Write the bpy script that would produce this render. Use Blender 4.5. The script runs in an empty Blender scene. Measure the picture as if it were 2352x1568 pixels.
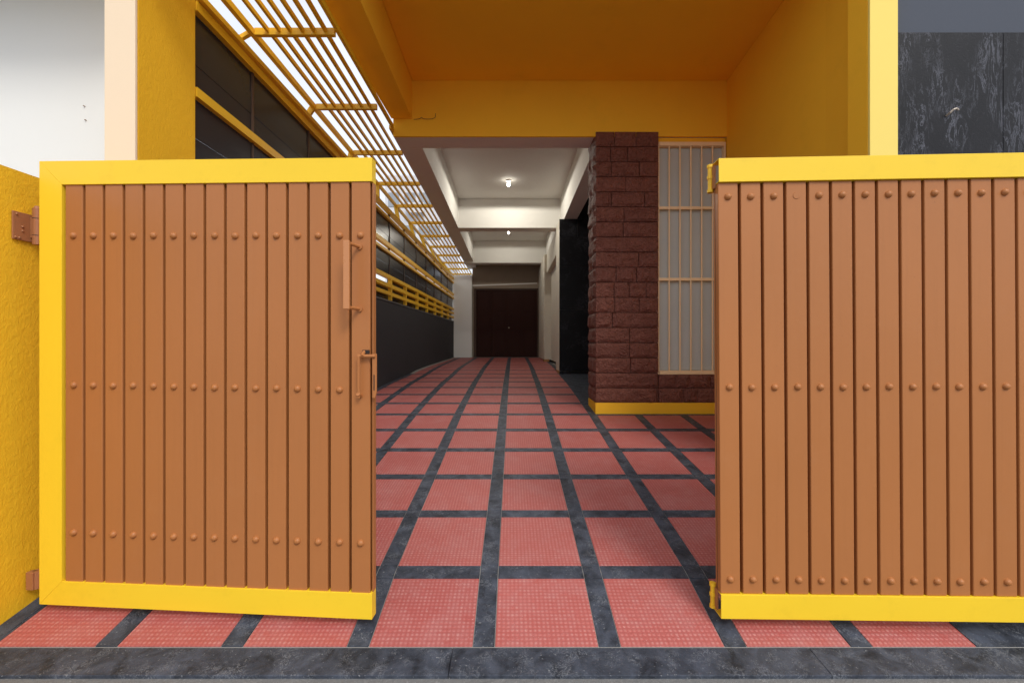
import bpy, bmesh, math, random
from mathutils import Vector, Matrix, noise

# ------------------------------------------------------------------ camera, sky, sun, exposure
sc = bpy.context.scene
COL = sc.collection
EYE = 1.317                                  # eye height above the foot of the ramp

cd = bpy.data.cameras.new('camera')
cam = bpy.data.objects.new('camera', cd)
COL.objects.link(cam)
cam.location = (0, 0, EYE)
cam.rotation_euler = (math.radians(90), 0, 0)
cd.sensor_width = 36
cd.lens = 15.306
cd.shift_x = 4 / 2352
cd.shift_y = 6 / 2352
cd.clip_start = 0.05
cd.clip_end = 600
sc.camera = cam

SUN_EL, SUN_AZ = 44, 152                     # degrees; azimuth clockwise from the driveway's direction
w = bpy.data.worlds.new('World')
sc.world = w
w.use_nodes = True
nt = w.node_tree
bg = nt.nodes['Background']
sky = nt.nodes.new('ShaderNodeTexSky')
sky.sky_type = 'NISHITA'
sky.sun_disc = False
sky.sun_elevation = math.radians(SUN_EL)
sky.sun_rotation = math.radians(SUN_AZ)
sky.air_density = 1.0
sky.dust_density = 4.0
sky.ozone_density = 1.0
hs = nt.nodes.new('ShaderNodeHueSaturation')
hs.inputs['Saturation'].default_value = 0.35
nt.links.new(sky.outputs['Color'], hs.inputs['Color'])
cl = nt.nodes.new('ShaderNodeTexNoise')      # thin bright cloud cover over the whole sky
cl.inputs['Scale'].default_value = 2.2
cl.inputs['Detail'].default_value = 6
cr = nt.nodes.new('ShaderNodeMapRange')
cr.inputs['From Min'].default_value = 0.35
cr.inputs['From Max'].default_value = 0.65
cr.inputs['To Min'].default_value = 0.60
cr.inputs['To Max'].default_value = 0.95
nt.links.new(cl.outputs['Fac'], cr.inputs['Value'])
mx = nt.nodes.new('ShaderNodeMix')
mx.data_type = 'RGBA'
mx.inputs[7].default_value = (3.65, 3.85, 4.3, 1)
nt.links.new(cr.outputs['Result'], mx.inputs[0])
nt.links.new(hs.outputs['Color'], mx.inputs[6])
nt.links.new(mx.outputs[2], bg.inputs['Color'])
bg.inputs['Strength'].default_value = 0.15

sl = bpy.data.lights.new('sun', 'SUN')
sl.energy = 0.85
sl.angle = math.radians(18)
sl.color = (1.0, 0.955, 0.88)
so = bpy.data.objects.new('sun', sl)
COL.objects.link(so)
a = math.radians(SUN_AZ)
e = math.radians(SUN_EL)
to_sun = Vector((math.sin(a) * math.cos(e), math.cos(a) * math.cos(e), math.sin(e)))
so.rotation_euler = to_sun.to_track_quat('Z', 'Y').to_euler()
so.location = to_sun * 40

sc.view_settings.view_transform = 'Standard'
sc.view_settings.look = 'None'
sc.view_settings.exposure = 0.84
sc.view_settings.gamma = 1
sc.view_settings.use_curve_mapping = False
sc.render.engine = 'CYCLES'
sc.cycles.max_bounces = 10
sc.cycles.diffuse_bounces = 6
sc.cycles.use_denoising = True

R = random.Random(7)


# ------------------------------------------------------------------ materials
def srgb(r, g, b):
    f = lambda c: (c / 12.92 if c <= 0.04045 else ((c + 0.055) / 1.055) ** 2.4)
    return (f(r / 255), f(g / 255), f(b / 255), 1)


class MatB:
    """small helper round a node tree; textures run on world position so that nothing repeats"""
    def __init__(self, name, rough=0.6, spec=0.5, metal=0.0):
        self.m = bpy.data.materials.new(name)
        self.m.use_nodes = True
        self.t = self.m.node_tree
        self.b = self.t.nodes['Principled BSDF']
        self.b.inputs['Roughness'].default_value = rough
        self.b.inputs['Specular IOR Level'].default_value = spec
        self.b.inputs['Metallic'].default_value = metal
        g = self.n('ShaderNodeNewGeometry')
        self.pos = g.outputs['Position']

    def n(self, t, **kw):
        nd = self.t.nodes.new(t)
        for k, v in kw.items():
            setattr(nd, k, v)
        return nd

    def link(self, a, b):
        self.t.links.new(a, b)

    def scaled(self, s, rot=(0, 0, 0)):
        mp = self.n('ShaderNodeMapping')
        mp.inputs['Scale'].default_value = s
        mp.inputs['Rotation'].default_value = rot
        self.link(self.pos, mp.inputs['Vector'])
        return mp.outputs['Vector']

    def noise(self, scale, detail=4, rough=0.55, dist=0.0, vec=None):
        nd = self.n('ShaderNodeTexNoise')
        nd.inputs['Scale'].default_value = scale
        nd.inputs['Detail'].default_value = detail
        nd.inputs['Roughness'].default_value = rough
        nd.inputs['Distortion'].default_value = dist
        self.link(vec or self.pos, nd.inputs['Vector'])
        return nd.outputs['Fac']

    def ramp(self, fac, stops):
        r = self.n('ShaderNodeValToRGB')
        el = r.color_ramp.elements
        while len(el) < len(stops):
            el.new(0.5)
        for e_, (p, c) in zip(el, stops):
            e_.position = p
            e_.color = c if len(c) == 4 else (*c, 1)
        self.link(fac, r.inputs['Fac'])
        return r.outputs['Color']

    def math(self, op, a, b=None, clamp=False):
        nd = self.n('ShaderNodeMath', operation=op)
        nd.use_clamp = clamp
        for i, v in enumerate((a, b)):
            if v is None:
                continue
            if isinstance(v, (int, float)):
                nd.inputs[i].default_value = v
            else:
                self.link(v, nd.inputs[i])
        return nd.outputs[0]

    def mix(self, fac, a, b, mode='MIX'):
        nd = self.n('ShaderNodeMix', data_type='RGBA', blend_type=mode)
        for sock, v in ((nd.inputs[0], fac), (nd.inputs[6], a), (nd.inputs[7], b)):
            if isinstance(v, (int, float)):
                sock.default_value = v
            elif isinstance(v, tuple):
                sock.default_value = v if len(v) == 4 else (*v, 1)
            else:
                self.link(v, sock)
        return nd.outputs[2]

    def color(self, c):
        if isinstance(c, tuple):
            self.b.inputs['Base Color'].default_value = c if len(c) == 4 else (*c, 1)
        else:
            self.link(c, self.b.inputs['Base Color'])

    def rough(self, r):
        self.link(r, self.b.inputs['Roughness'])

    def bump(self, h, strength=0.3, dist=0.005):
        bp = self.n('ShaderNodeBump')
        bp.inputs['Strength'].default_value = strength
        bp.inputs['Distance'].default_value = dist
        self.link(h, bp.inputs['Height'])
        self.link(bp.outputs['Normal'], self.b.inputs['Normal'])


def scale3(c, k):
    return tuple(x * k for x in c[:3]) + (1,)


def m_paint(name, c, rough=0.35, var=0.10, bscale=220, bstr=0.05, grime=0.0, obvar=0.0, spec=0.5):
    m = MatB(name, rough, spec)
    n1 = m.noise(1.7, 5)
    col = m.mix(m.math('MULTIPLY', n1, 1.0), scale3(c, 1 - var), scale3(c, 1 + var * 0.6))
    if grime:
        g = m.ramp(m.noise(9, 8, 0.7), [(0.55, (0, 0, 0)), (0.8, (1, 1, 1))])
        col = m.mix(m.math('MULTIPLY', g, grime), col, scale3(c, 0.45))
    if obvar:
        oi = m.n('ShaderNodeObjectInfo')
        v = m.math('ADD', m.math('MULTIPLY', oi.outputs['Random'], obvar * 2), 1 - obvar)
        cc = m.n('ShaderNodeCombineColor')
        for i in range(3):
            m.link(v, cc.inputs[i])
        col = m.mix(1.0, col, cc.outputs[0], 'MULTIPLY')
    m.color(col)
    rr = m.math('ADD', m.math('MULTIPLY', m.noise(14, 4), 0.18), rough - 0.09)
    m.rough(rr)
    m.bump(m.noise(bscale, 3), bstr, 0.002)
    return m.m


def m_stucco(name, c, scale=55, strength=0.5, var=0.12, stain=0.25, dist=0.006):
    m = MatB(name, 0.75, 0.3)
    col = m.mix(m.noise(1.1, 6, 0.6), scale3(c, 1 - var), scale3(c, 1 + var * 0.5))
    st = m.ramp(m.noise(2.3, 9, 0.72), [(0.56, (0, 0, 0)), (0.75, (1, 1, 1))])
    col = m.mix(m.math('MULTIPLY', st, stain), col, scale3(c, 0.55))
    m.color(col)
    a_ = m.noise(scale, 5, 0.6, 0.8, m.scaled((1, 1, 0.7)))
    b_ = m.noise(scale * 0.22, 3)
    m.bump(m.math('ADD', a_, m.math('MULTIPLY', b_, 0.9)), strength, dist)
    return m.m


M = {}
YEL = (0.84, 0.47, 0.012)
M['gate_yellow'] = m_paint('gate_yellow_paint', (0.90, 0.60, 0.030), 0.36, 0.07, 160, 0.05, 0.16, spec=0.3)
m = MatB('gate_brown_paint', 0.36, 0.28)
oi = m.n('ShaderNodeObjectInfo')
c0 = (0.425, 0.162, 0.052)
base = m.mix(m.noise(1.6, 5), scale3(c0, 0.90), scale3(c0, 1.06))
base = m.mix(m.math('MULTIPLY', oi.outputs['Random'], 0.5), base, scale3(c0, 0.90))
stk = m.ramp(m.noise(1, 7, 0.7, 0, m.scaled((60, 60, 1.6))), [(0.50, (0, 0, 0)), (0.78, (1, 1, 1))])
base = m.mix(m.math('MULTIPLY', stk, 0.14), base, scale3(c0, 0.62))
dst = m.ramp(m.noise(7, 8, 0.75), [(0.55, (0, 0, 0)), (0.80, (1, 1, 1))])
base = m.mix(m.math('MULTIPLY', dst, 0.10), base, (0.46, 0.25, 0.13))
chp = m.ramp(m.noise(95, 3, 0.6), [(0.735, (0, 0, 0)), (0.75, (1, 1, 1))])
base = m.mix(m.math('MULTIPLY', chp, 0.5), base, (0.13, 0.05, 0.025))
m.color(base)
m.rough(m.math('ADD', m.math('MULTIPLY', m.noise(9, 6, 0.65), 0.30), 0.22))
m.bump(m.math('ADD', m.math('MULTIPLY', m.noise(160, 3), 0.3), m.noise(5, 3)), 0.12, 0.004)
M['gate_brown'] = m.m
M['gap_shade'] = m_paint('gap_shade_black', (0.016, 0.007, 0.004), 0.9, 0.1)  # near-black stands in for the deep shade between the slats
M['lit_brown'] = m_paint('lit_brown_paint', (0.52, 0.215, 0.080), 0.28, 0.05, 150, 0.05, 0.1)  # gate brown made lighter, so light on the bar is in the colour
M['hinge_brown'] = m_paint('hinge_brown_paint', (0.36, 0.145, 0.06), 0.45, 0.1, 90, 0.2, 0.3)
M['slot_dark'] = m_paint('slot_dark', (0.02, 0.012, 0.01), 0.8)
M['wall_yellow'] = m_stucco('yellow_rough_plaster', (0.86, 0.49, 0.016), 60, 0.55, 0.10, 0.25, 0.007)
M['pillar_yellow'] = m_stucco('yellow_pillar_plaster', (0.86, 0.47, 0.014), 75, 0.55, 0.08, 0.08)
M['porch_yellow'] = m_stucco('yellow_porch_paint', (0.95, 0.52, 0.026), 110, 0.25, 0.09, 0.14, 0.003)
M['sunlit_yellow'] = m_stucco('sunlit_yellow_paint', (0.92, 0.70, 0.17), 130, 0.15, 0.05, 0.05, 0.003)  # post yellow bleached: strong daylight on its front put into the colour
M['cream'] = m_stucco('sunlit_cream', (0.88, 0.70, 0.50), 130, 0.15, 0.04, 0.05, 0.003)  # overexposed daylight on the pillar's front, put into the colour
M['white'] = m_stucco('white_wall_paint', (0.86, 0.86, 0.83), 120, 0.12, 0.03, 0.04, 0.003)
M['inner_white'] = m_stucco('carport_white_paint', (0.76, 0.75, 0.71), 110, 0.15, 0.05, 0.12, 0.003)
M['worn_white'] = m_stucco('worn_white_paint', (0.66, 0.62, 0.53), 60, 0.4, 0.08, 0.35, 0.005)
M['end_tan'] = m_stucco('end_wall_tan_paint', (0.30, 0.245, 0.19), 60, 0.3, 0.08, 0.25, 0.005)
M['rust_edge'] = m_stucco('rust_edge_paint', (0.42, 0.22, 0.09), 60, 0.4, 0.2, 0.3)
M['grey_wall'] = m_stucco('grey_blue_wall_paint', (0.068, 0.078, 0.102), 130, 0.15, 0.05, 0.1, 0.003)
M['dark_wall'] = m_stucco('charcoal_wall_paint', (0.042, 0.042, 0.050), 60, 0.3, 0.12, 0.3, 0.004)
M['ledge'] = m_paint('ledge_grey', (0.11, 0.11, 0.115), 0.5, 0.2, 60, 0.3, 0.4)
M['steel_yellow'] = m_paint('steel_yellow_paint', (0.86, 0.51, 0.020), 0.45, 0.12, 120, 0.15, 0.25)
M['grille'] = m_paint('grille_peach_paint', (0.92, 0.68, 0.40), 0.45, 0.06, 150, 0.08, 0.15)
M['door'] = m_paint('door_dark_brown', (0.036, 0.012, 0.009), 0.55, 0.15, 60, 0.1, 0.2, spec=0.12)
M['seam'] = m_paint('seam_brown', (0.075, 0.040, 0.024), 0.6, 0.2)
M['steel'] = m_paint('hook_steel', (0.5, 0.42, 0.34), 0.35)
M['cable'] = m_paint('cable_brown', (0.20, 0.10, 0.03), 0.7)

m = MatB('dark_glass', 0.13, 0.32)
m.color(m.mix(m.noise(3, 6, 0.6), (0.018, 0.018, 0.021), (0.030, 0.030, 0.034)))
m.rough(m.math('ADD', m.math('MULTIPLY', m.noise(5, 5, 0.6, 0.5, m.scaled((1, 0.25, 3))), 0.16), 0.16))
M['dark_glass'] = m.m

m = MatB('frosted_pane', 0.22, 0.5)
m.color(m.mix(m.noise(2.5, 6, 0.65), (0.45, 0.49, 0.47), (0.56, 0.60, 0.58)))
m.rough(m.math('ADD', m.math('MULTIPLY', m.noise(7, 5), 0.15), 0.10))
M['pane'] = m.m

# dark slate of the strips and bands: fine pale flecks and curls on blue-black stone
m = MatB('dark_slate', 0.5, 0.2)
base = m.mix(m.ramp(m.noise(9, 8, 0.68, 0.6), [(0.34, (0, 0, 0)), (0.66, (1, 1, 1))]), (0.020, 0.023, 0.030), (0.074, 0.086, 0.114))
curl = m.noise(26, 5, 0.60, 3.2)
c1 = m.ramp(curl, [(0.50, (0, 0, 0)), (0.545, (1, 1, 1)), (0.59, (0, 0, 0))])
gate_ = m.ramp(m.noise(11, 4), [(0.48, (0, 0, 0)), (0.66, (1, 1, 1))])
base = m.mix(m.math('MULTIPLY', m.math('MULTIPLY', c1, gate_), 0.8), base, (0.22, 0.235, 0.26))
fl = m.ramp(m.noise(85, 3, 0.6), [(0.65, (0, 0, 0)), (0.72, (1, 1, 1))])
base = m.mix(m.math('MULTIPLY', fl, 0.6), base, (0.30, 0.31, 0.32))
br = m.ramp(m.noise(16, 5, 0.7), [(0.68, (0, 0, 0)), (0.76, (1, 1, 1))])
base = m.mix(m.math('MULTIPLY', br, 0.5), base, (0.10, 0.062, 0.035))
m.color(base)
m.rough(m.math('ADD', m.math('MULTIPLY', m.noise(25, 4), 0.35), 0.30))
m.bump(m.noise(38, 7, 0.65, 1.8), 0.55, 0.006)
M['slate'] = m.m

# red chequered tile: a grid of small raised dots with pale worn tops
m = MatB('red_dotted_tile', 0.55, 0.35)
oi = m.n('ShaderNodeObjectInfo')
base = m.mix(m.noise(2.2, 6, 0.65), (0.41, 0.098, 0.084), (0.51, 0.150, 0.132))
base = m.mix(m.math('MULTIPLY', oi.outputs['Random'], 0.6), base, (0.37, 0.085, 0.078))
film = m.ramp(m.noise(5, 8, 0.72), [(0.46, (0, 0, 0)), (0.74, (1, 1, 1))])
base = m.mix(m.math('MULTIPLY', film, 0.50), base, (0.48, 0.23, 0.22))
vm = m.n('ShaderNodeVectorMath', operation='MULTIPLY')
m.link(m.pos, vm.inputs[0])
vm.inputs[1].default_value = (1 / 0.0205, 1 / 0.0205, 0)
vf = m.n('ShaderNodeVectorMath', operation='FRACTION')
m.link(vm.outputs[0], vf.inputs[0])
vd = m.n('ShaderNodeVectorMath', operation='DISTANCE')
m.link(vf.outputs[0], vd.inputs[0])
vd.inputs[1].default_value = (0.5, 0.5, 0)
dot = m.ramp(vd.outputs['Value'], [(0.20, (1, 1, 1)), (0.36, (0, 0, 0))])
wear = m.ramp(m.noise(40, 4, 0.7), [(0.38, (0, 0, 0)), (0.62, (1, 1, 1))])
base = m.mix(m.math('MULTIPLY', m.math('MULTIPLY', dot, wear), 0.50), base, (0.58, 0.31, 0.28))
gap = m.ramp(vd.outputs['Value'], [(0.36, (0, 0, 0)), (0.52, (1, 1, 1))])
base = m.mix(m.math('MULTIPLY', gap, 0.28), base, (0.24, 0.045, 0.040))
spk = m.ramp(m.noise(150, 2), [(0.70, (0, 0, 0)), (0.76, (1, 1, 1))])
base = m.mix(m.math('MULTIPLY', spk, 0.6), base, (0.66, 0.55, 0.52))
m.color(base)
m.rough(m.math('ADD', m.math('MULTIPLY', m.noise(20, 4), 0.3), 0.38))
m.bump(m.math('ADD', dot, m.math('MULTIPLY', m.noise(60, 4), 0.4)), 0.5, 0.003)
M['tile'] = m.m
M['grout'] = m_paint('grout_grey', (0.30, 0.29, 0.27), 0.9, 0.2, 80, 0.4)

# rough concrete of the street
m = MatB('street_concrete', 0.85, 0.3)
base = m.mix(m.noise(6, 8, 0.7), (0.13, 0.133, 0.135), (0.23, 0.23, 0.225))
fl = m.ramp(m.noise(70, 4, 0.7, 1.0), [(0.57, (0, 0, 0)), (0.66, (1, 1, 1))])
base = m.mix(m.math('MULTIPLY', fl, 0.5), base, (0.36, 0.355, 0.345))
m.color(base)
m.bump(m.noise(50, 8, 0.7), 0.7, 0.01)
M['concrete'] = m.m

# rock-faced dark red stone
m = MatB('red_rock_faced_stone', 0.62, 0.4)
oi = m.n('ShaderNodeObjectInfo')
base = m.mix(m.noise(13, 7, 0.68, 0.7), (0.115, 0.034, 0.024), (0.31, 0.118, 0.080))
base = m.mix(m.math('MULTIPLY', oi.outputs['Random'], 0.6), base, (0.165, 0.058, 0.042))
hi = m.ramp(m.noise(34, 6, 0.7, 1.4), [(0.58, (0, 0, 0)), (0.70, (1, 1, 1))])
base = m.mix(m.math('MULTIPLY', hi, 0.5), base, (0.40, 0.21, 0.155))
m.color(base)
h1 = m.noise(17, 8, 0.62, 1.2)
h2 = m.n('ShaderNodeTexVoronoi', feature='DISTANCE_TO_EDGE')
h2.inputs['Scale'].default_value = 24
m.link(m.pos, h2.inputs['Vector'])
m.bump(m.math('ADD', m.math('MULTIPLY', h1, 1.6), m.math('MULTIPLY', h2.outputs['Distance'], 0.6)), 1.0, 0.03)
M['rock'] = m.m

# black granite with pale streaks
def m_granite(name, k, streak, sc3):
    m = MatB(name, 0.35, 0.16)
    base = m.mix(m.noise(5, 7, 0.65), scale3((0.016, 0.016, 0.019), k), scale3((0.040, 0.040, 0.048), k))
    v = m.scaled(sc3, (0, math.radians(14), 0))
    s1 = m.ramp(m.noise(6, 9, 0.72, 1.6, v), [(0.505, (0, 0, 0)), (0.530, (1, 1, 1)), (0.56, (0, 0, 0))])
    g1 = m.ramp(m.noise(3.2, 4, 0.6, 0, v), [(0.44, (0, 0, 0)), (0.64, (1, 1, 1))])
    base = m.mix(m.math('MULTIPLY', m.math('MULTIPLY', s1, g1), streak), base, (0.17, 0.175, 0.21))
    f = m.ramp(m.noise(48, 4, 0.65, 1.4), [(0.63, (0, 0, 0)), (0.70, (1, 1, 1))])
    base = m.mix(m.math('MULTIPLY', f, streak * 0.30), base, (0.14, 0.14, 0.165))
    m.color(base)
    m.rough(m.math('ADD', m.math('MULTIPLY', m.noise(16, 5), 0.3), 0.22))
    m.bump(m.noise(30, 7, 0.65, 1.5), 0.35, 0.004)
    return m.m


M['granite'] = m_granite('black_granite', 0.45, 0.8, (2.4, 2.4, 0.7))
M['granite_in'] = m_granite('black_granite_inner', 0.35, 0.30, (0.8, 0.8, 0.8))
M['flat_render'] = m_stucco('flats_pale_render', (0.66, 0.66, 0.68), 20, 0.1, 0.04, 0.1)
M['flat_glass'] = m_paint('flats_window_glass', (0.30, 0.33, 0.36), 0.35)
m = MatB('bulb_glow', 0.4)
m.color((0.9, 0.88, 0.82))
m.b.inputs['Emission Color'].default_value = (1.0, 0.93, 0.80, 1)
m.b.inputs['Emission Strength'].default_value = 14
M['bulb'] = m.m


# ------------------------------------------------------------------ mesh helpers
class MB:
    def __init__(self):
        self.bm = bmesh.new()

    def hexa(self, p):
        v = [self.bm.verts.new(q) for q in p]
        for f in ((3, 2, 1, 0), (4, 5, 6, 7), (0, 1, 5, 4), (1, 2, 6, 5), (2, 3, 7, 6), (3, 0, 4, 7)):
            self.bm.faces.new([v[i] for i in f])
        return self

    def box(self, x0, x1, y0, y1, z0, z1):
        return self.hexa([(x0, y0, z0), (x1, y0, z0), (x1, y1, z0), (x0, y1, z0),
                          (x0, y0, z1), (x1, y0, z1), (x1, y1, z1), (x0, y1, z1)])

    def prism(self, poly, a0, a1, axis):
        """polygon (two coordinates) extruded along axis from a0 to a1"""
        def P(u, v, t):
            return {'x': (t, u, v), 'y': (u, t, v), 'z': (u, v, t)}[axis]
        A = [self.bm.verts.new(P(u, v, a0)) for u, v in poly]
        B = [self.bm.verts.new(P(u, v, a1)) for u, v in poly]
        n = len(poly)
        self.bm.faces.new(A)
        self.bm.faces.new(B[::-1])
        for i in range(n):
            j = (i + 1) % n
            self.bm.faces.new((A[j], A[i], B[i], B[j]))
        return self

    def cyl(self, p, q, r, n=12, r2=None):
        p, q = Vector(p), Vector(q)
        d = (q - p).normalized()
        u = d.orthogonal().normalized()
        v = d.cross(u)
        r2 = r if r2 is None else r2
        A = [self.bm.verts.new(p + r * (math.cos(t) * u + math.sin(t) * v)) for t in
             (2 * math.pi * i / n for i in range(n))]
        B = [self.bm.verts.new(q + r2 * (math.cos(t) * u + math.sin(t) * v)) for t in
             (2 * math.pi * i / n for i in range(n))]
        self.bm.faces.new(A[::-1])
        self.bm.faces.new(B)
        for i in range(n):
            j = (i + 1) % n
            self.bm.faces.new((A[i], A[j], B[j], B[i]))
        return self

    def tube(self, pts, r, n=8):
        for p, q in zip(pts, pts[1:]):
            self.cyl(p, q, r, n)
        return self

    def dome(self, c, r, h, axis=(0, -1, 0), n=14, rings=5):
        c = Vector(c)
        d = Vector(axis).normalized()
        u = d.orthogonal().normalized()
        v = d.cross(u)
        prev = None
        for k in range(rings):
            t = k / rings * math.pi / 2
            ring = [self.bm.verts.new(c + r * math.cos(t) * (math.cos(s) * u + math.sin(s) * v) + h * math.sin(t) * d)
                    for s in (2 * math.pi * i / n for i in range(n))]
            if prev:
                for i in range(n):
                    j = (i + 1) % n
                    self.bm.faces.new((prev[i], prev[j], ring[j], ring[i])).smooth = True
            prev = ring
        top = self.bm.verts.new(c + h * d)
        for i in range(n):
            self.bm.faces.new((prev[i], prev[(i + 1) % n], top)).smooth = True
        return self

    def mesh(self, name, mat, bevel=0.0, seg=2, fix=True):
        if fix:
            bmesh.ops.recalc_face_normals(self.bm, faces=self.bm.faces[:])
        if bevel:
            bmesh.ops.bevel(self.bm, geom=[e_ for e_ in self.bm.edges if e_.is_manifold and
                                           e_.calc_face_angle(0) > 0.6],
                            offset=bevel, segments=seg, affect='EDGES', profile=0.5, clamp_overlap=True)
        me = bpy.data.meshes.new(name)
        self.bm.to_mesh(me)
        self.bm.free()
        me.materials.append(M[mat] if isinstance(mat, str) else mat)
        return me

    def build(self, name, mat, parent=None, bevel=0.0, local=False, seg=2, **props):
        return put(name, self.mesh(name, mat, bevel, seg), parent, local, **props)


def put(name, me, parent=None, local=False, loc=None, **props):
    o = bpy.data.objects.new(name, me)
    COL.objects.link(o)
    if loc is not None:
        o.location = loc
    if parent is not None:
        o.parent = parent
        if not local:
            g = parent
            mt = Matrix.Identity(4)
            while g is not None:
                mt = g.matrix_parent_inverse @ Matrix.LocRotScale(g.location, g.rotation_euler, g.scale) @ mt if g.parent \
                    else Matrix.LocRotScale(g.location, g.rotation_euler, g.scale) @ mt
                g = g.parent
            o.matrix_parent_inverse = mt.inverted()
    for k, v in props.items():
        o[k] = v
    return o


def thing(name, label, cat, loc=(0, 0, 0), rot=(0, 0, 0), group=None):
    o = bpy.data.objects.new(name, None)
    COL.objects.link(o)
    o.empty_display_size = 0.2
    o.location = loc
    o.rotation_euler = rot
    o['label'] = label
    o['category'] = cat
    o['kind'] = 'thing'
    if group:
        o['group'] = group
    return o


def tag(o, label, cat, group=None):
    o['label'] = label
    o['category'] = cat
    o['kind'] = 'thing'
    if group:
        o['group'] = group
    return o


# ------------------------------------------------------------------ ground, ramp and driveway floor
KN = [(1.90, 1.317), (2.332, 1.215), (2.932, 1.139), (3.532, 1.073), (4.132, 1.001), (4.732, 0.931), (5.332, 0.858),
      (5.932, 0.804), (6.532, 0.754), (7.132, 0.7075), (7.732, 0.6665), (8.332, 0.6416), (8.932, 0.612),
      (9.532, 0.569), (10.13, 0.545), (10.73, 0.525), (12.0, 0.497), (13.3, 0.466), (14.9, 0.43)]


def floor_z(y):
    for (a0, h0), (a1, h1) in zip(KN, KN[1:]):
        if y <= a1:
            return EYE - (h0 + (h1 - h0) * (y - a0) / (a1 - a0))
    return EYE - KN[-1][1]


def wall_x(y):                               # inner face of the left boundary wall, skewed to the driveway
    return -2.43 + 0.0384 * y


road = MB()
road.bm.faces.new([road.bm.verts.new(p) for p in ((-150, -150, -0.032), (150, -150, -0.032), (150, 1.757, -0.032), (-150, 1.757, -0.032))])
road.build('street', 'concrete', kind='structure')
gr = MB()
gr.bm.faces.new([gr.bm.verts.new(p) for p in ((-150, 1.757, -0.33), (150, 1.757, -0.33), (150, 200, -0.33), (-150, 200, -0.33))])
gr.build('ground', 'concrete', kind='structure')

# threshold band of dark slate at the foot of the ramp
th = bpy.data.objects.new('threshold_band', None)
COL.objects.link(th)
th['kind'] = 'structure'
x = -8.0
for wdt in (3.1, 2.6, 2.05, 1.55, 2.1, 2.4, 2.8):
    MB().hexa([(x, 1.757, -0.15), (x + wdt - 0.0015, 1.757, -0.15), (x + wdt - 0.0015, 1.896, -0.15), (x, 1.896, -0.15),
               (x, 1.757, -0.018), (x + wdt - 0.0015, 1.757, -0.018), (x + wdt - 0.0015, 1.896, -0.003), (x, 1.896, -0.003)]
              ).build('slate_slab', 'slate', th, 0.003)
    x += wdt

drive = bpy.data.objects.new('driveway', None)
COL.objects.link(drive)
drive['kind'] = 'structure'

ys = [1.90] + [k[0] for k in KN[1:]]
bed = MB()
for y0, y1 in zip(ys, ys[1:]):
    z0, z1 = floor_z(y0) - 0.005, floor_z(y1) - 0.005
    bed.hexa([(-2.6, y0, -0.3), (3.6, y0, -0.3), (3.6, y1, -0.3), (-2.6, y1, -0.3),
              (-2.6, y0, z0), (3.6, y0, z0), (3.6, y1, z1), (-2.6, y1, z1)])
bed.build('screed', 'grout', drive)

S, SW, PY = 0.55, 0.096, 0.60
G = 0.0018                                   # half of a grout joint


def xc(k, y):                                # centre of strip k
    return -0.130 + 0.0075 * y + k * S


def right_edge(y):
    return 3.2 if y < 5.36 else xc(2, y) - SW / 2 + (0.02 if y < 5.9 else 0)


def slab_on(mb, x0f, x1f, y0, y1, lift=0.0):
    """thin stone from y0 to y1; x limits are functions of y; follows the slope; clipped by the left wall"""
    L = lambda f, y: max(f(y), wall_x(y) + 0.004)
    a0, b0, a1, b1 = L(x0f, y0), L(x1f, y0), L(x0f, y1), L(x1f, y1)
    if b0 - a0 < 0.015 or b1 - a1 < 0.015:
        return False
    ym = (y0 + y1) / 2
    z0, z1 = floor_z(y0) + lift, floor_z(y1) + lift
    mb.hexa([(a0, y0, z0 - 0.03), (b0, y0, z0 - 0.03), (b1, y1, z1 - 0.03), (a1, y1, z1 - 0.03),
             (a0, y0, z0), (b0, y0, z0), (b1, y1, z1), (a1, y1, z1)])
    return True


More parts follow.
